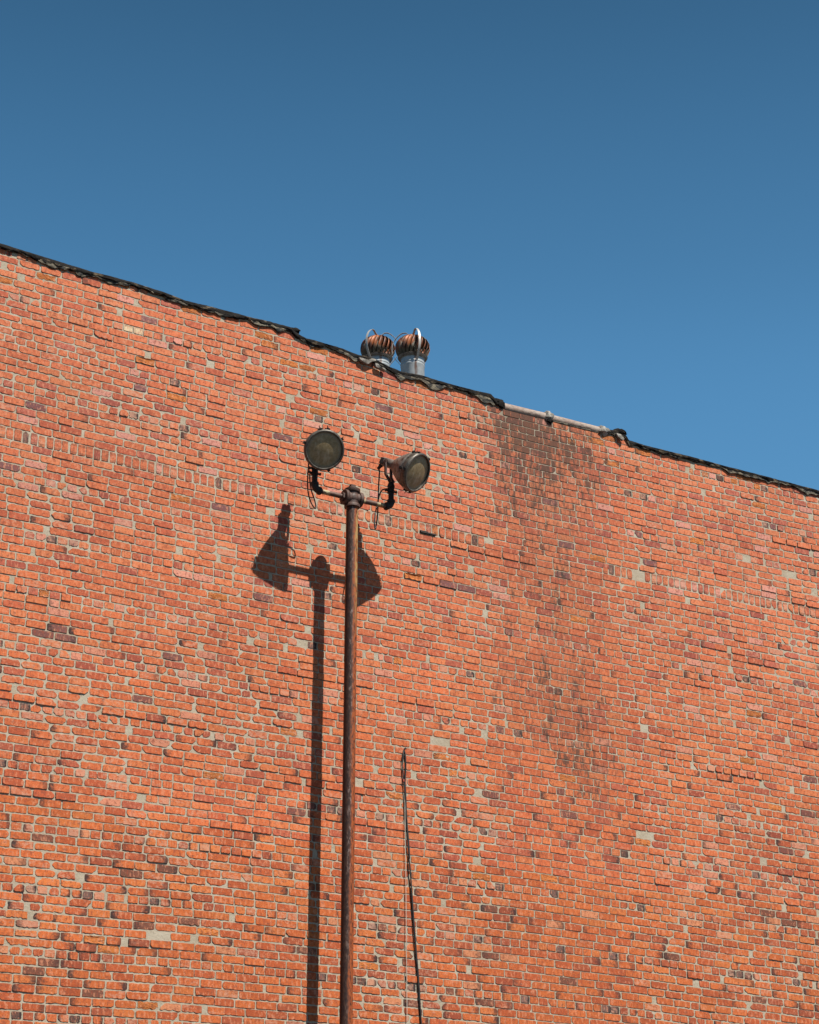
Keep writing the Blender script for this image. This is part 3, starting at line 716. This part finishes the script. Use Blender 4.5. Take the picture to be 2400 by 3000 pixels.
b = MB().box(at(1254, 1563, .006), d*.088, nrm*.012, Vector((0, 0, .007))).box(at(1242, 1557, .006), d*.045, nrm*.010, Vector((0, 0, .004)))
o = b.build('iron_strip', M['black_iron'], bevel=.002); tag(o, 'short black iron strip let into the wall just below the row of upright bricks', 'iron strip')

# ------------------------------------------------------------------ turbine vents on the roof
def vent(cx, cy, Z, label, ph, sa):
    """cx, cy: where the middle of the head stands; Z: distance ahead of the camera"""
    c = EYE+(Fv+Rv*((cx-1200)/FPX)+Uv*((1500-cy)/FPX))*Z
    k = Z/FPX; R0 = 50*k; Hh = 35*k/math.cos(.45); rn = 34.6*k
    z = Vector((0, 0, 1)); back = -(c-WO).dot(nrm); roof_z = 10.95+back*sl_
    root = empty('turbine_vent', Vector((c.x, c.y, roof_z)), label, 'roof vent', 'turbine vents on the roof')
    nb = c-z*(Hh*.92)
    hgt = nb.z-roof_z+.1
    RM = Matrix((Rv, Vector((0, 1, 0)), z)).transposed()
    b1 = nb.z-14*k/.9
    nk = MB().lathe([(-hgt, rn*1.0), (-hgt+.3, rn), (-.10-2*k, rn*1.0), (-.10, rn*1.035), (-.092, rn*1.035), (-.088, rn), (-.072, rn*1.0), (-.068, rn*1.03), (-.060, rn*1.03), (-.056, rn), (.0, rn*1.0), (.002, rn*1.09), (.012, rn*1.09)], nb, z, 48).build('neck', M['neck'], root, origin=nb)
    MB().lathe([(0, rn*1.9), (.01, rn*1.9), (.16, rn*1.05), (.2, rn*1.02)], Vector((c.x, c.y, roof_z-.02)), z, 32).build('flashing_cone', M['roof'], root)
    # vanes
    nv = 22
    for i in range(nv):
        a0 = 2*math.pi*i/nv+ph; vs = []; fs = []; rowsn = 13
        for j in range(rowsn):
            t = j/(rowsn-1); zz = -Hh*.80+t*Hh*1.72
            e = min(1, abs(zz/Hh)); prof_r = R0*math.sqrt(max(.02, 1-(abs(zz)/(Hh*1.02))**2.2))
            lo = rn*1.12 if zz < 0 else R0*.30; prof_r = max(prof_r, lo)
            tw = .38*(t-.5)
            wd = 2*math.pi/nv
            for q, (da, dr) in enumerate(((0, .012), (.32, -.002), (.64, -.038), (.90, -.09))):
                th = a0+tw+wd*da; rr = prof_r*(1+dr*2.2)
                vs.append(c+Vector((math.cos(th)*rr, math.sin(th)*rr, zz)))
        for j in range(rowsn-1):
            for q in range(3): fs.append((j*4+q, j*4+q+1, (j+1)*4+q+1, (j+1)*4+q))
        # thin sheet with thickness
        o = MB().add(vs, fs).build('vane', M['vane'], root, origin=c)
        sm_ = o.modifiers.new('thick', 'SOLIDIFY'); sm_.thickness = .0022
    MB().lathe([(-Hh*.95, rn*1.08), (-Hh*.93, rn*1.2), (-Hh*.80, rn*1.28), (-Hh*.76, rn*1.20), (-Hh*.78, rn*1.0)], c, z, 48, cap=False).build('lower_ring', M['housing'], root, origin=c)
    MB().lathe([(Hh*.80, R0*.40), (Hh*.90, R0*.42), (Hh*.95, R0*.34), (Hh*1.0, R0*.10), (Hh*1.10, R0*.06)], c, z, 32).build('top_plate', M['vane'], root, origin=c)
    MB().lathe([(-Hh*.85, rn*.55), (Hh*.85, rn*.2)], c, z, 24).build('core', M['black_iron'], root, origin=c)
    for a in (sa, sa+2.094, sa-2.094):
        th = a; rd = Rv*math.cos(th)+Vector((0, 1, 0))*math.sin(th)
        pr = [(0, Hh*1.12), (R0*.25, Hh*1.18), (R0*.40, Hh*1.33), (R0*.66, Hh*1.30), (R0*.98, Hh*.95), (R0*1.18, Hh*.45), (R0*1.22, -Hh*.1), (R0*1.10, -Hh*.65), (rn*1.10, -Hh*1.25), (rn*1.02, -Hh*1.42)]
        P = smooth([c+rd*x+z*y for x, y in pr], 6); tg = z.cross(rd).normalized(); wv_ = .0125; vs = []; fs = []
        for i, p in enumerate(P):
            t = (P[min(i+1, len(P)-1)]-P[max(i-1, 0)]).normalized(); nn = tg.cross(t)
            vs += [p+tg*wv_+nn*.0015, p-tg*wv_+nn*.0015, p-tg*wv_-nn*.0015, p+tg*wv_-nn*.0015]
        for i in range(len(P)-1):
            for q in range(4): fs.append((i*4+q, i*4+(q+1) % 4, (i+1)*4+(q+1) % 4, (i+1)*4+q))
        MB().add(vs, fs).build('brace_strap', M['strap'], root, smooth=False)
    return root
vent(1209, 1021, 25.7, 'rusty round turbine vent on a pale metal neck, the right one of the roof pair', .1, -1.22)
vent(1107, 1023, 26.3, 'rusty round turbine vent half hidden by the wall top, left one of the pair', .23, -2.12)
